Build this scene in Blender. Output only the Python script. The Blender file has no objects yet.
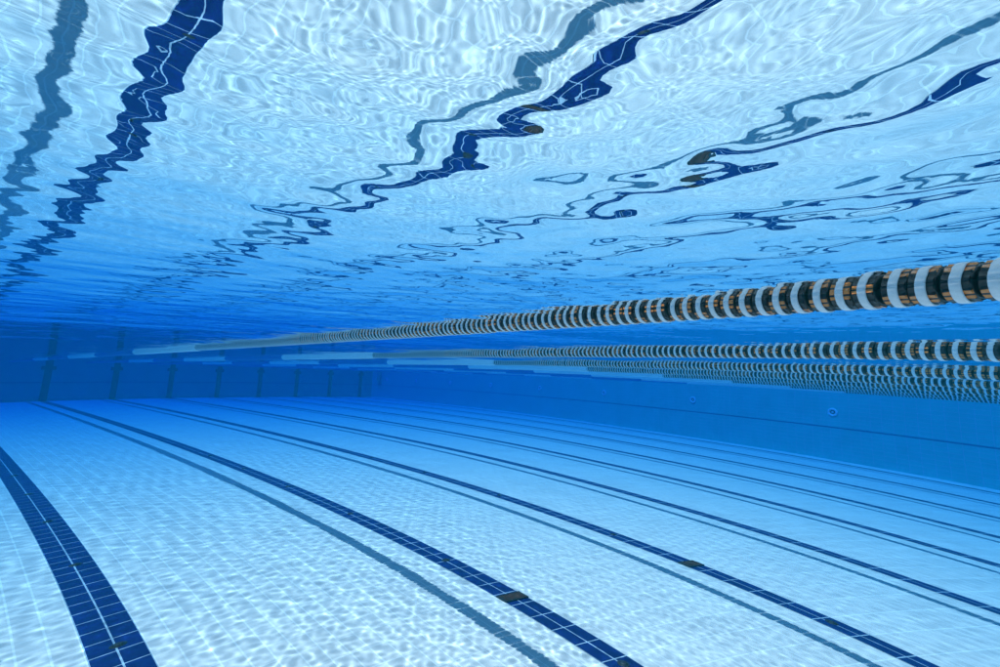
import bpy, bmesh, math, random
import numpy as np
from mathutils import Matrix, Vector

# ------------------------------------------------------------------ constants (metres)
WATER = 2.221           # water level above the pool floor
X0, X1 = -4.0, 21.0     # left and right pool walls
Y0, Y1 = -2.1, 47.88    # near and far end walls
DECK = 2.52
LANE = 2.5

scene = bpy.context.scene
col = scene.collection

# ------------------------------------------------------------------ camera
yaw, pitch, roll = 0.6386, 0.0808, 0.0495
cy_, sy_ = math.cos(yaw), math.sin(yaw)
fw = Vector((sy_ * math.cos(pitch), cy_ * math.cos(pitch), math.sin(pitch)))
r0 = Vector((cy_, -sy_, 0))
u0 = r0.cross(fw)
rt = r0 * math.cos(roll) + u0 * math.sin(roll)
up = -r0 * math.sin(roll) + u0 * math.cos(roll)
cam_d = bpy.data.cameras.new('camera')
cam = bpy.data.objects.new('camera', cam_d)
col.objects.link(cam)
m = Matrix((rt, up, -fw)).transposed().to_4x4()
m.translation = Vector((-1.0366, 0, 1.8428))
cam.matrix_world = m
# a wide lens behind the flat port of an underwater housing: its field bends like water does
cam_d.type = 'PANO'
cam_d.panorama_type = 'FISHEYE_LENS_POLYNOMIAL'
cam_d.sensor_fit = 'HORIZONTAL'
cam_d.sensor_width = 36.0
cam_d.sensor_height = 36.0 * 683 / 1024
cam_d.fisheye_fov = math.radians(170)
(cam_d.fisheye_polynomial_k0, cam_d.fisheye_polynomial_k1, cam_d.fisheye_polynomial_k2,
 cam_d.fisheye_polynomial_k3, cam_d.fisheye_polynomial_k4) = [-c for c in (
    -0.0010975798586045644, 0.049114732823050435, -0.00040081030327177215,
    -4.825010150362246e-05, 1.2206623896601765e-06)]
cam_d.clip_start = 0.02
cam_d.clip_end = 500
scene.camera = cam

# ------------------------------------------------------------------ world, sun, exposure
SUN_TO = Vector((1.0, -0.10, 0)).normalized()        # the way sunlight travels over the water
elev = math.radians(64.6)
w = bpy.data.worlds.new("World")
scene.world = w
w.use_nodes = True
nt = w.node_tree
sky = nt.nodes.new('ShaderNodeTexSky')
sky.sky_type = 'NISHITA'
sky.sun_disc = False
sky.sun_elevation = elev
sky.sun_rotation = math.atan2(-SUN_TO.x, -SUN_TO.y)
bg = nt.nodes['Background']
bg.inputs['Strength'].default_value = 0.05
nt.links.new(sky.outputs[0], bg.inputs['Color'])

sun_d = bpy.data.lights.new('sun', 'SUN')
sun_d.energy = 5.0
sun_d.angle = math.radians(0.5)
sun_d.color = (1.0, 0.83, 0.74)
sun_d.cycles.is_caustics_light = True
sun = bpy.data.objects.new('sun', sun_d)
col.objects.link(sun)
d = Vector((SUN_TO.x * math.cos(elev), SUN_TO.y * math.cos(elev), -math.sin(elev)))
sun.rotation_euler = d.to_track_quat('-Z', 'Y').to_euler()

vs = scene.view_settings
vs.view_transform = 'Standard'
vs.look = 'None'
vs.gamma = 1
vs.use_curve_mapping = False
vs.exposure = 1.12

cyc = scene.cycles
cyc.max_bounces = 14
cyc.diffuse_bounces = 6
cyc.glossy_bounces = 6
cyc.transmission_bounces = 8
cyc.volume_bounces = 2
cyc.transparent_max_bounces = 8
cyc.caustics_reflective = True
cyc.caustics_refractive = True
cyc.sample_clamp_indirect = 6
cyc.use_denoising = True
cyc.use_adaptive_sampling = False

# ------------------------------------------------------------------ helpers
def link(o, parent=None):
    col.objects.link(o)
    if parent is not None:
        o.parent = parent
    try:
        o.cycles.is_caustics_receiver = True
    except Exception:
        pass
    return o

def obj(name, bm, mats, parent=None, smooth=False):
    me = bpy.data.meshes.new(name)
    bmesh.ops.recalc_face_normals(bm, faces=bm.faces)
    bm.to_mesh(me)
    bm.free()
    for mt in (mats if isinstance(mats, (list, tuple)) else [mats]):
        me.materials.append(mt)
    if smooth:
        for p in me.polygons:
            p.use_smooth = True
    return link(bpy.data.objects.new(name, me), parent)

def empty(name, loc, label, cat, group=None):
    o = bpy.data.objects.new(name, None)
    col.objects.link(o)
    o.location = loc
    tag(o, label, cat, group)
    return o

def tag(o, label=None, cat=None, group=None, kind=None):
    if label: o['label'] = label
    if cat: o['category'] = cat
    if group: o['group'] = group
    if kind: o['kind'] = kind
    return o

def box(bm, lo, hi, mi=0):
    x0, y0, z0 = lo; x1, y1, z1 = hi
    v = [bm.verts.new(p) for p in ((x0,y0,z0),(x1,y0,z0),(x1,y1,z0),(x0,y1,z0),(x0,y0,z1),(x1,y0,z1),(x1,y1,z1),(x0,y1,z1))]
    for f in ((0,3,2,1),(4,5,6,7),(0,1,5,4),(1,2,6,5),(2,3,7,6),(3,0,4,7)):
        bm.faces.new([v[i] for i in f]).material_index = mi

def lathe_y(bm, prof, segs, y=0.0, closed=True, mi=0, smooth=True, ph=0.0):
    """revolve (radius, along-y) points about the Y axis"""
    rings = []
    for (r, yy) in prof:
        rings.append([bm.verts.new((r * math.cos(2*math.pi*k/segs+ph), y + yy, r * math.sin(2*math.pi*k/segs+ph))) for k in range(segs)])
    n = len(rings)
    for i in range(n if closed else n - 1):
        a, b = rings[i], rings[(i + 1) % n]
        for k in range(segs):
            f = bm.faces.new((a[k], a[(k+1) % segs], b[(k+1) % segs], b[k]))
            f.material_index = mi
            f.smooth = smooth

def tube(bm, pts, r, segs=8):
    pts = [Vector(p) for p in pts]
    rings = []
    for i, p in enumerate(pts):
        t = (pts[min(i+1, len(pts)-1)] - pts[max(i-1, 0)]).normalized()
        a = t.orthogonal().normalized(); b = t.cross(a)
        if rings:
            pa = (rings[-1][0].co - pts[i-1])
            a = (pa - t * pa.dot(t)).normalized(); b = t.cross(a)
        rings.append([bm.verts.new(p + a*r*math.cos(2*math.pi*k/segs) + b*r*math.sin(2*math.pi*k/segs)) for k in range(segs)])
    for i in range(len(rings)-1):
        for k in range(segs):
            bm.faces.new((rings[i][k], rings[i][(k+1) % segs], rings[i+1][(k+1) % segs], rings[i+1][k])).smooth = True
    bm.faces.new(rings[0][::-1]); bm.faces.new(rings[-1])

# ------------------------------------------------------------------ materials
def mat(name, color, rough=0.5, spec=0.5, metal=0.0):
    mt = bpy.data.materials.new(name)
    mt.use_nodes = True
    b = mt.node_tree.nodes['Principled BSDF']
    b.inputs['Base Color'].default_value = (*color, 1)
    b.inputs['Roughness'].default_value = rough
    b.inputs['Specular IOR Level'].default_value = spec
    b.inputs['Metallic'].default_value = metal
    return mt

def mottled(name, color, amount=0.25, scale=12.0, rough=0.5, spec=0.3, metal=0.0):
    """one colour with uneven wear"""
    mt = mat(name, color, rough, spec, metal)
    n, l = mt.node_tree.nodes, mt.node_tree.links
    b = n['Principled BSDF']
    tc = n.new('ShaderNodeTexCoord')
    nz = n.new('ShaderNodeTexNoise'); nz.inputs['Scale'].default_value = scale; nz.inputs['Detail'].default_value = 5
    mr = n.new('ShaderNodeMapRange')
    mr.inputs[1].default_value = 0.3; mr.inputs[2].default_value = 0.7
    mr.inputs[3].default_value = 1 - amount; mr.inputs[4].default_value = 1 + amount * 0.5
    mx = n.new('ShaderNodeVectorMath'); mx.operation = 'SCALE'
    mx.inputs[0].default_value = color
    l.new(tc.outputs['Object'], nz.inputs['Vector']); l.new(nz.outputs['Fac'], mr.inputs[0])
    l.new(mr.outputs[0], mx.inputs['Scale']); l.new(mx.outputs[0], b.inputs['Base Color'])
    return mt

def tiles(name, c1, c2, grout, size=(0.125, 0.25), gap=0.005, axes='XY', rough=0.35, dirt=0.12, spec=0.06, off=(0, 0)):
    """glazed tiles laid in a straight grid; axes = the two object axes that run along the tiles"""
    mt = bpy.data.materials.new(name)
    mt.use_nodes = True
    n, l = mt.node_tree.nodes, mt.node_tree.links
    b = n['Principled BSDF']
    b.inputs['Roughness'].default_value = rough
    b.inputs['Specular IOR Level'].default_value = spec
    tc = n.new('ShaderNodeTexCoord')
    sp = n.new('ShaderNodeSeparateXYZ'); cb = n.new('ShaderNodeCombineXYZ')
    l.new(tc.outputs['Object'], sp.inputs[0])
    l.new(sp.outputs[axes[0]], cb.inputs[0]); l.new(sp.outputs[axes[1]], cb.inputs[1])
    ad = n.new('ShaderNodeVectorMath'); ad.operation = 'ADD'
    ad.inputs[1].default_value = (off[0] + 100 * size[0], off[1] + 100 * size[1], 0)
    l.new(cb.outputs[0], ad.inputs[0])
    br = n.new('ShaderNodeTexBrick')
    br.offset = 0; br.squash = 1
    br.inputs['Color1'].default_value = (*c1, 1); br.inputs['Color2'].default_value = (*c2, 1)
    br.inputs['Mortar'].default_value = (*grout, 1)
    br.inputs['Scale'].default_value = 1; br.inputs['Mortar Size'].default_value = gap
    br.inputs['Mortar Smooth'].default_value = 0.1
    br.inputs['Brick Width'].default_value = size[0]; br.inputs['Row Height'].default_value = size[1]
    l.new(ad.outputs[0], br.inputs['Vector'])
    nz = n.new('ShaderNodeTexNoise'); nz.inputs['Scale'].default_value = 1.7; nz.inputs['Detail'].default_value = 6; nz.inputs['Roughness'].default_value = .6
    l.new(tc.outputs['Object'], nz.inputs['Vector'])
    mr = n.new('ShaderNodeMapRange')
    mr.inputs[1].default_value = 0.3; mr.inputs[2].default_value = 0.7; mr.inputs[3].default_value = 1 - dirt; mr.inputs[4].default_value = 1.0
    l.new(nz.outputs['Fac'], mr.inputs[0])
    mx = n.new('ShaderNodeVectorMath'); mx.operation = 'SCALE'
    l.new(br.outputs['Color'], mx.inputs[0]); l.new(mr.outputs[0], mx.inputs['Scale'])
    l.new(mx.outputs[0], b.inputs['Base Color'])
    bp = n.new('ShaderNodeBump'); bp.invert = True; bp.inputs['Strength'].default_value = 0.25; bp.inputs['Distance'].default_value = 0.004
    l.new(br.outputs['Fac'], bp.inputs['Height']); l.new(bp.outputs[0], b.inputs['Normal'])
    return mt

M_FLOOR = tiles('white_floor_tile', (.71, .65, .62), (.67, .62, .60), (.85, .80, .77), gap=0.006)
M_LINE = tiles('navy_line_tile', (.003, .011, .09), (.004, .014, .115), (.36, .46, .55), gap=0.005)
M_WALL_X = tiles('blue_wall_tile_side', (.10, .50, .50), (.11, .53, .52), (.30, .50, .68), size=(.25, .125), gap=.003, axes='YZ')
M_WALL_Y = tiles('blue_wall_tile_end', (.10, .50, .52), (.11, .53, .55), (.20, .42, .64), size=(.25, .125), gap=.003, axes='XZ')
M_CROSS = tiles('navy_cross_tile', (.006, .02, .12), (.008, .025, .14), (.05, .12, .3), size=(.25, .125), gap=.003, axes='XZ')
M_STRIP = mat('dark_ledge_tile', (.03, .11, .26), .4)
M_DECK = mottled('concrete_deck', (.42, .40, .37), rough=.9)
M_RIM = mottled('pale_float_plastic', (.90, .90, .92), .08, 60, rough=.15, spec=.8)
M_CORE = mottled('black_float_core', (.006, .006, .007), .3, 50, rough=.35, spec=.6)
M_GLINT = mottled('amber_vane_glint', (.85, .27, .06), .3, 40, rough=.25, spec=.6)  # orange sun glints between the discs, put into the colour of some teeth
M_WHITE = mottled('white_float_plastic', (.95, .95, .94), .04, 30, rough=.4)
M_BLUE = mottled('blue_float_plastic', (.03, .22, .62), .15, 30, rough=.4)
def thin_plastic(mt, share):
    """pale plastic shells let some light through"""
    n, l = mt.node_tree.nodes, mt.node_tree.links
    b = n['Principled BSDF']
    tr = n.new('ShaderNodeBsdfTranslucent'); mx = n.new('ShaderNodeMixShader')
    mx.inputs[0].default_value = share
    l.new(b.inputs['Base Color'].links[0].from_socket, tr.inputs['Color'])
    l.new(b.outputs[0], mx.inputs[1]); l.new(tr.outputs[0], mx.inputs[2])
    l.new(mx.outputs[0], n['Material Output'].inputs['Surface'])
thin_plastic(M_RIM, .12)
thin_plastic(M_WHITE, .15)
thin_plastic(M_BLUE, .2)
M_STEEL = mottled('steel_cable', (.65, .62, .58), .2, 80, rough=.3, metal=1.0)
M_GRATE = mottled('rusty_grate', (.065, .028, .022), .5, 30, rough=.8)
M_DARKP = mottled('dark_nozzle_plastic', (.012, .02, .03), .3, 60, rough=.6)
M_INLET = mottled('pale_inlet_plastic', (.55, .68, .78), .1, 20, rough=.4)
M_HOLE = mat('inlet_throat', (.02, .06, .14), .7)

# water surface: clear dielectric sheet
M_WATER = bpy.data.materials.new('water')
M_WATER.use_nodes = True
n = M_WATER.node_tree.nodes; l = M_WATER.node_tree.links
n.remove(n['Principled BSDF'])
gl = n.new('ShaderNodeBsdfGlass')
gl.inputs['IOR'].default_value = 1.333
gl.inputs['Roughness'].default_value = 0.0
gl.inputs['Color'].default_value = (1, 1, 1, 1)
l.new(gl.outputs[0], n['Material Output'].inputs['Surface'])

# the body of water as a medium
M_HAZE = bpy.data.materials.new('water_haze')
M_HAZE.use_nodes = True
n = M_HAZE.node_tree.nodes; l = M_HAZE.node_tree.links
n.remove(n['Principled BSDF'])
pv = n.new('ShaderNodeVolumePrincipled')
DENS = 0.30
pv.inputs['Density'].default_value = DENS
pv.inputs['Color'].default_value = (.002, .036, .034, 1)
def absorb(sig, c):                                     # Principled Volume takes the root of its absorption colour
    return max(0.0, 1 - sig / (DENS * (1 - c))) ** 2
pv.inputs['Absorption Color'].default_value = (absorb(.178, .002), absorb(.056, .036), absorb(.006, .034), 1)
l.new(pv.outputs[0], n['Material Output'].inputs['Volume'])

# ------------------------------------------------------------------ setting
# pool floor with its lane lines
bm = bmesh.new()
vv = [bm.verts.new(p) for p in ((X0, Y0, 0), (X1, Y0, 0), (X1, Y1, 0), (X0, Y1, 0))]
bm.faces.new(vv)
floor = tag(obj('pool_floor', bm, M_FLOOR), kind='structure')
for i in range(-1, 9):
    bm = bmesh.new()
    x = LANE * i
    ya, yb = Y0 + 0.0, Y1 - 0.05
    vv = [bm.verts.new(p) for p in ((x-.125, ya, .003), (x+.125, ya, .003), (x+.125, yb, .003), (x-.125, yb, .003))]
    bm.faces.new(vv)
    obj('lane_line', bm, M_LINE, floor)

# deck round the basin, reaching far out
bm = bmesh.new()
B = 120
for lo, hi in (((-B, -B, DECK-.15), (X0-.3, B, DECK)), ((X1+.3, -B, DECK-.15), (B, B, DECK)),
               ((X0-.3, -B, DECK-.15), (X1+.3, Y0-.3, DECK)), ((X0-.3, Y1+.3, DECK-.15), (X1+.3, B, DECK))):
    box(bm, lo, hi)
tag(obj('pool_deck', bm, M_DECK), kind='structure')

LEDGE = 1.05
def wall(lo, hi, material, label, strip):
    bm = bmesh.new(); box(bm, lo, hi)
    o = tag(obj('pool_wall', bm, material), label, 'wall')
    bm = bmesh.new(); box(bm, *strip)
    obj('ledge_strip', bm, M_STRIP, o)
    return o
end_wall = wall((X0-.3, Y1, -.3), (X1+.3, Y1+.3, DECK+.004), M_WALL_Y,
     'far end wall of dark blue tile carrying a row of navy lane targets',
     ((X0, Y1-.004, LEDGE-.018), (X1-.006, Y1+.01, LEDGE+.018)))
wall((X1, Y0, -.3), (X1+.3, Y1-.001, DECK+.004), M_WALL_X,
     'long plain blue side wall on the right, dotted with round inlets',
     ((X1-.004, Y0, LEDGE-.018), (X1+.01, Y1-.006, LEDGE+.018)))
wall((X0-.3, Y0, -.3), (X0, Y1-.001, DECK+.004), M_WALL_X,
     'long blue side wall out of sight on the left',
     ((X0-.01, Y0, LEDGE-.018), (X0+.004, Y1-.006, LEDGE+.018)))
wall((X0-.3, Y0-.3, -.3), (X1+.3, Y0-.001, DECK+.004), M_WALL_Y,
     'near end wall of blue tile behind the camera',
     ((X0, Y0-.01, LEDGE-.018), (X1, Y0+.004, LEDGE+.018)))
for i in range(-1, 9):                                  # navy targets on the far wall
    x = LANE * i
    bm = bmesh.new()
    box(bm, (x-.13, Y1-.008, 0.004), (x+.13, Y1+.01, 1.765))
    box(bm, (x-.25, Y1-.008, 1.765), (x+.25, Y1+.01, 1.975))
    box(bm, (x-.13, Y1-.008, 1.975), (x+.13, Y1+.01, DECK-.03))
    obj('lane_target', bm, M_CROSS, end_wall)

# ------------------------------------------------------------------ water surface
def axis(start, stop, spacing):
    out = [start]
    while out[-1] < stop:
        out.append(out[-1] + spacing(out[-1]))
    a = np.array(out)
    return start + (a - start) * (stop - start) / (a[-1] - start)
sx = lambda x: .045 if x < -2.2 else (.0115 if x < 2.2 else min(.055, .0115 + (x - 2.2) * .0035))
sy = lambda y: .045 if y < -.5 else (.0115 if y < 2.6 else min(.075, .0115 + (y - 2.6) * .0026))
gx = axis(X0, X1, sx); gy = axis(Y0, Y1, sy)
px, py = np.meshgrid(gx, gy)
loc_sp = np.maximum(np.gradient(gx)[None, :], np.gradient(gy)[:, None])
rng = np.random.default_rng(5)
pz = np.zeros_like(px)
# a calmer patch of water lies to the right, sheltered by the ropes
calm = np.clip((px - .35 * py + .1) / 1.2, 0, 1)
calm = 1 - .5 * calm * calm * (3 - 2 * calm)
def add_waves(n, l0, l1, slope, mean_dir, spread):
    for lam in np.exp(rng.uniform(math.log(l0), math.log(l1), n)):
        a = mean_dir + rng.normal(0, spread)
        k = 2 * math.pi / lam
        amp = slope / k * math.sqrt(2.0 / n)
        kx, ky = k * math.cos(a), k * math.sin(a)
        fade = np.clip((lam / loc_sp - 2.6) / 2.0, 0, 1)
        pz[...] += amp * fade * (calm if lam < .9 else 1) * np.sin(kx * px + ky * py + rng.uniform(0, 6.283))
add_waves(14, .9, 3.0, .0045, 1.3, .8)
add_waves(24, .30, .9, .0048, 1.2, .9)
add_waves(26, .12, .30, .0075, 1.0, 1.0)
add_waves(28, .06, .12, .0060, 1.0, 1.2)
add_waves(30, .032, .06, .0050, 1.0, 1.4)
nx, ny = len(gx), len(gy)
me = bpy.data.meshes.new('water_surface')
me.vertices.add(nx * ny)
me.vertices.foreach_set('co', np.stack([px, py, WATER + pz], -1).astype(np.float32).ravel())
ii = (np.arange(ny - 1)[:, None] * nx + np.arange(nx - 1)[None, :]).ravel()
quads = np.stack([ii, ii + 1, ii + 1 + nx, ii + nx], 1).astype(np.int32)
nf = len(quads)
me.loops.add(nf * 4); me.loops.foreach_set('vertex_index', quads.ravel())
me.polygons.add(nf)
me.polygons.foreach_set('loop_start', np.arange(nf, dtype=np.int32) * 4)
me.polygons.foreach_set('use_smooth', np.ones(nf, bool))
me.update(calc_edges=True)
me.materials.append(M_WATER)
ws = bpy.data.objects.new('water_surface', me)
col.objects.link(ws)
ws.cycles.is_caustics_caster = True
tag(ws, kind='structure')

# ------------------------------------------------------------------ haze: the water's own blue
bm = bmesh.new(); box(bm, (X0-1.5, Y0-1.5, -1.3), (X1+1.5, Y1+1.5, DECK+.25))
hz = obj('haze', bm, M_HAZE); tag(hz, kind='stuff')

# ------------------------------------------------------------------ lane ropes
PITCH = 0.0625
R = 0.064
ROPE_Z = WATER + .003
rim_prof = [(R-.004, -.0110), (R-.001, -.0102), (R, -.008), (R, .008), (R-.001, .0102), (R-.004, .0110), (R-.006, .009), (R-.006, -.009)]
bm = bmesh.new(); lathe_y(bm, rim_prof, 40)
rim0 = obj('float_disc', bm, M_RIM); rim_me = rim0.data; bpy.data.objects.remove(rim0)
def core_bm(bm, y=0.0, mi=0, segs=20):
    lathe_y(bm, [(.050, -.030), (.056, -.024), (.056, -.0035), (R-.0065, -.002), (R-.0065, .002), (.056, .0035), (.056, .024), (.050, .030), (.008, .030), (.008, -.030)], segs, y, mi=mi)
def vane_bm(bm, cnt=12):
    """one fluted collar: a toothed ring on either side of the web, joined through its inner sleeve"""
    prof = []
    N = cnt * 4
    rings = []
    for yy, ro in ((-.0265, .0), (-.024, 1), (-.005, 1), (.005, 1), (.024, 1), (.0265, .0)):
        ring = []
        for k in range(N):
            tooth = (k % 4) in (0, 1)
            r_ = .0565 if (ro == 0 or not tooth) else (R - .0035 if abs(yy) > .01 else R - .0065)
            a = 2 * math.pi * (k + (.28 if k % 4 == 0 else -.28 if k % 4 == 1 else 0)) / N
            ring.append(bm.verts.new((r_ * math.cos(a), yy, r_ * math.sin(a))))
        rings.append(ring)
    for i in range(len(rings) - 1):
        for k in range(N):
            f = bm.faces.new((rings[i][k], rings[i][(k+1) % N], rings[i+1][(k+1) % N], rings[i+1][k]))
            f.material_index = 1 if (k // 4) % 3 == 0 and k % 4 != 2 else 0  # every third tooth carries the painted amber glint, the rest stay black
bm = bmesh.new(); core_bm(bm)
o = obj('disc_core', bm, M_CORE); core_me = o.data; bpy.data.objects.remove(o)
bm = bmesh.new(); vane_bm(bm)
o = obj('disc_vanes', bm, [M_CORE, M_GLINT]); vane_me = o.data; bpy.data.objects.remove(o)

def plain_disc(bm, y, mi, segs):
    q = R + .005
    lathe_y(bm, [(q-.004, -.0285), (q, -.024), (q, .024), (q-.004, .0285)], segs, y, mi=mi, closed=False)

def dark_disc_low(bm, y, segs):
    lathe_y(bm, [(R-.002, -.0110), (R, -.009), (R, .009), (R-.002, .0110), (R-.006, .010), (R-.006, -.010)], segs, y, mi=0)
    lathe_y(bm, [(.057, -.031), (.057, -.003), (R-.0065, -.002), (R-.0065, .002), (.057, .003), (.057, .031)], max(8, segs//2), y, mi=1, closed=False)

def rope(x, dark_end, label, near, step=4.92, parts=True, seed=0):
    rnd = random.Random(seed)
    root = empty('lane_rope', (x, 0, ROPE_Z), label, 'lane rope', 'lane ropes floating at the water surface')
    bm = bmesh.new()
    lathe_y(bm, [(.006, Y0 + .05), (.006, Y1 - .02)], 8, closed=False)
    obj('cable', bm, M_STEEL, root)
    ys = np.arange(Y0 + .25, dark_end, PITCH)
    first = [y for y in ys if y >= near][:100] if parts else []
    sel = set(first)
    for y in first:
        a = link(bpy.data.objects.new('float_disc', rim_me), root)
        a.location = (rnd.uniform(-.0015, .0015), y + rnd.uniform(-.003, .003), rnd.uniform(-.0015, .0015))
        a.rotation_euler = (rnd.uniform(-.03, .03), rnd.uniform(0, 6.28), rnd.uniform(-.04, .04))
        link(bpy.data.objects.new('disc_core', core_me), a)
        link(bpy.data.objects.new('disc_vanes', vane_me), a)
    bm = bmesh.new()
    for y in ys:
        if y in sel: continue
        dark_disc_low(bm, y + rnd.uniform(-.002, .002), 24 if x < 5 else 16)
    o = obj('float_row', bm, [M_RIM, M_CORE], root); o['kind'] = 'stuff'
    o['label'] = 'remaining black and white discs of this rope'
    # plain white and blue stretches beyond
    for c, (lab, mtl) in enumerate((('white stretches of packed discs', M_WHITE), ('blue stretches of packed discs', M_BLUE))):
        bm = bmesh.new()
        for y in np.arange(dark_end + .03, Y1 - .5, PITCH):
            k = int((y - dark_end) // step)
            white = (k % 2 == 0) and k < 6
            if white == (c == 0):
                plain_disc(bm, y, 0, 16)
        o = obj('float_row', bm, mtl, root); o['kind'] = 'stuff'; o['label'] = lab
    # the caustics solver looks for the water along a straight transmitted ray and gives up at anything it
    # meets on the way, which doubles the rope's shadow; this keeps the one true (refracted) shadow
    for c in root.children_recursive:
        c.visible_transmission = False
    return root

rope_lab = ['thick lane rope nearest the camera, topmost across the picture, big black and white discs',
            'second lane rope from the top, medium black and white discs right under the thick one',
            'third lane rope from the top, small discs touching the rope above it',
            'fourth lane rope from the top, thin row of tiny discs',
            'fifth lane rope from the top, very thin pale line',
            'sixth lane rope from the top, very thin line among the lowest ropes',
            'seventh lane rope from the top, second lowest thin line',
            'eighth and lowest lane rope, a hairline closest to the right side wall']
ends = [11.24, 10.35, 9.94, 9.7, 9.6, 9.5, 9.5, 9.5]
for i in range(8):
    x = 1.25 + LANE * i
    rope(x, ends[i], rope_lab[i], near=.344 * (x + 1.04) - .12, seed=i)
rope(-1.25, 11.2, 'lane rope overhead beside the camera, seen only by its shadow', near=0, parts=False, seed=9)

# ------------------------------------------------------------------ fittings in the side wall and the floor
ordw = ['first (rightmost, largest)', 'second', 'third', 'fourth', 'fifth', 'sixth', 'seventh', 'eighth']
for i, y in enumerate((10.92, 15.83, 20.71, 25.59, 30.4, 35.3, 40.2, 45.1)):
    t = empty('wall_inlet', (X1, y, 1.54), f'pale round water inlet in the side wall, {ordw[i]} from the right', 'pool inlet', 'round inlets along the side wall')
    for nm, prof, mtl in (('flange', [(.135, -.001), (.135, .012), (.12, .022), (.075, .022), (.07, .004), (.07, -.001)], M_INLET),
                          ('throat', [(.069, .002), (.045, .006), (.03, .006), (.012, .004)], M_HOLE),
                          ('nozzle', [(.032, .007), (.032, .02), (.02, .024), (.008, .024)], M_INLET)):
        bm = bmesh.new(); lathe_y(bm, prof, 28, closed=False)
        o = obj(nm, bm, mtl, t, smooth=True); o.rotation_euler = (0, 0, math.pi/2)

lane_word = ['first', 'second', 'third', 'fourth', 'fifth', 'sixth', 'seventh', 'eighth', 'ninth']
def grate(x, y, label):
    t = empty('floor_grate', (x, y, .004), label, 'floor grate', 'brown grates on the lane lines')
    bm = bmesh.new()
    for a, b in (((-.125, -.07, 0), (.125, -.06, .008)), ((-.125, .06, 0), (.125, .07, .008)), ((-.125, -.06, 0), (-.11, .06, .008)), ((.11, -.06, 0), (.125, .06, .008))):
        box(bm, a, b)
    obj('frame', bm, M_DARKP, t)
    bm = bmesh.new()
    for k in range(9):
        xx = -.1 + k * .0245
        box(bm, (xx, -.0595, .001), (xx + .014, .0595, .007))
    obj('bars', bm, M_GRATE, t)
    bm = bmesh.new(); box(bm, (-.1045, -.0595, -.001), (.1045, .0595, .0008)); obj('pit', bm, M_DARKP, t)
for i in range(1, 3):
    grate(LANE * i, 4.39 + .04 * i - .04, f'small square brown grate on the {lane_word[i]} dark lane line counted from the left')
def nozzle(x, y, label):
    t = empty('floor_nozzle', (x, y, .004), label, 'floor nozzle', 'small dark nozzles on the lane lines')
    for nm, prof in (('cap', [(.028, -.001), (.028, .005), (.02, .010), (.0, .011)]), ('collar', [(.042, -.001), (.040, .003), (.029, .003)])):
        bm = bmesh.new(); lathe_y(bm, prof, 20, closed=False)
        bmesh.ops.remove_doubles(bm, verts=bm.verts, dist=1e-5)
        o = obj(nm, bm, M_DARKP, t, smooth=True); o.rotation_euler = (math.pi/2, 0, 0)
nth = ['nearest', 'second nearest', 'third nearest', 'fourth nearest', 'fifth nearest', 'sixth nearest']
for i in range(0, 3):
    yy = [5.59, 8.01, 10.45, 12.9, 15.3] if i == 0 else [3.18, 5.52, 7.95, 10.4, 12.8, 15.2]
    for k, y in enumerate(yy):
        nozzle(LANE * i + .012, y, f'small dark nozzle on the {lane_word[i]} lane line from the left, {nth[k]} of its row')

# recessed-looking ladder by the far corner
t = empty('pool_ladder', (X1, 46.3, 0), 'faint steel ladder against the side wall close to the far corner', 'ladder')
for s in (-.28, .28):
    bm = bmesh.new()
    tube(bm, [(-.02, s, 1.1), (-.12, s, 1.14), (-.13, s, 1.3), (-.13, s, 2.3), (-.13, s, 2.9), (-.08, s, 3.1), (.15, s, 3.15), (.35, s, 3.0), (.38, s, DECK)], .021, 10)
    obj('rail', bm, M_STRIP, t)
for z in (1.25, 1.55, 1.85, 2.15):
    bm = bmesh.new(); box(bm, (-.17, -.262, z-.015), (-.09, .262, z+.015)); obj('step', bm, M_STRIP, t)
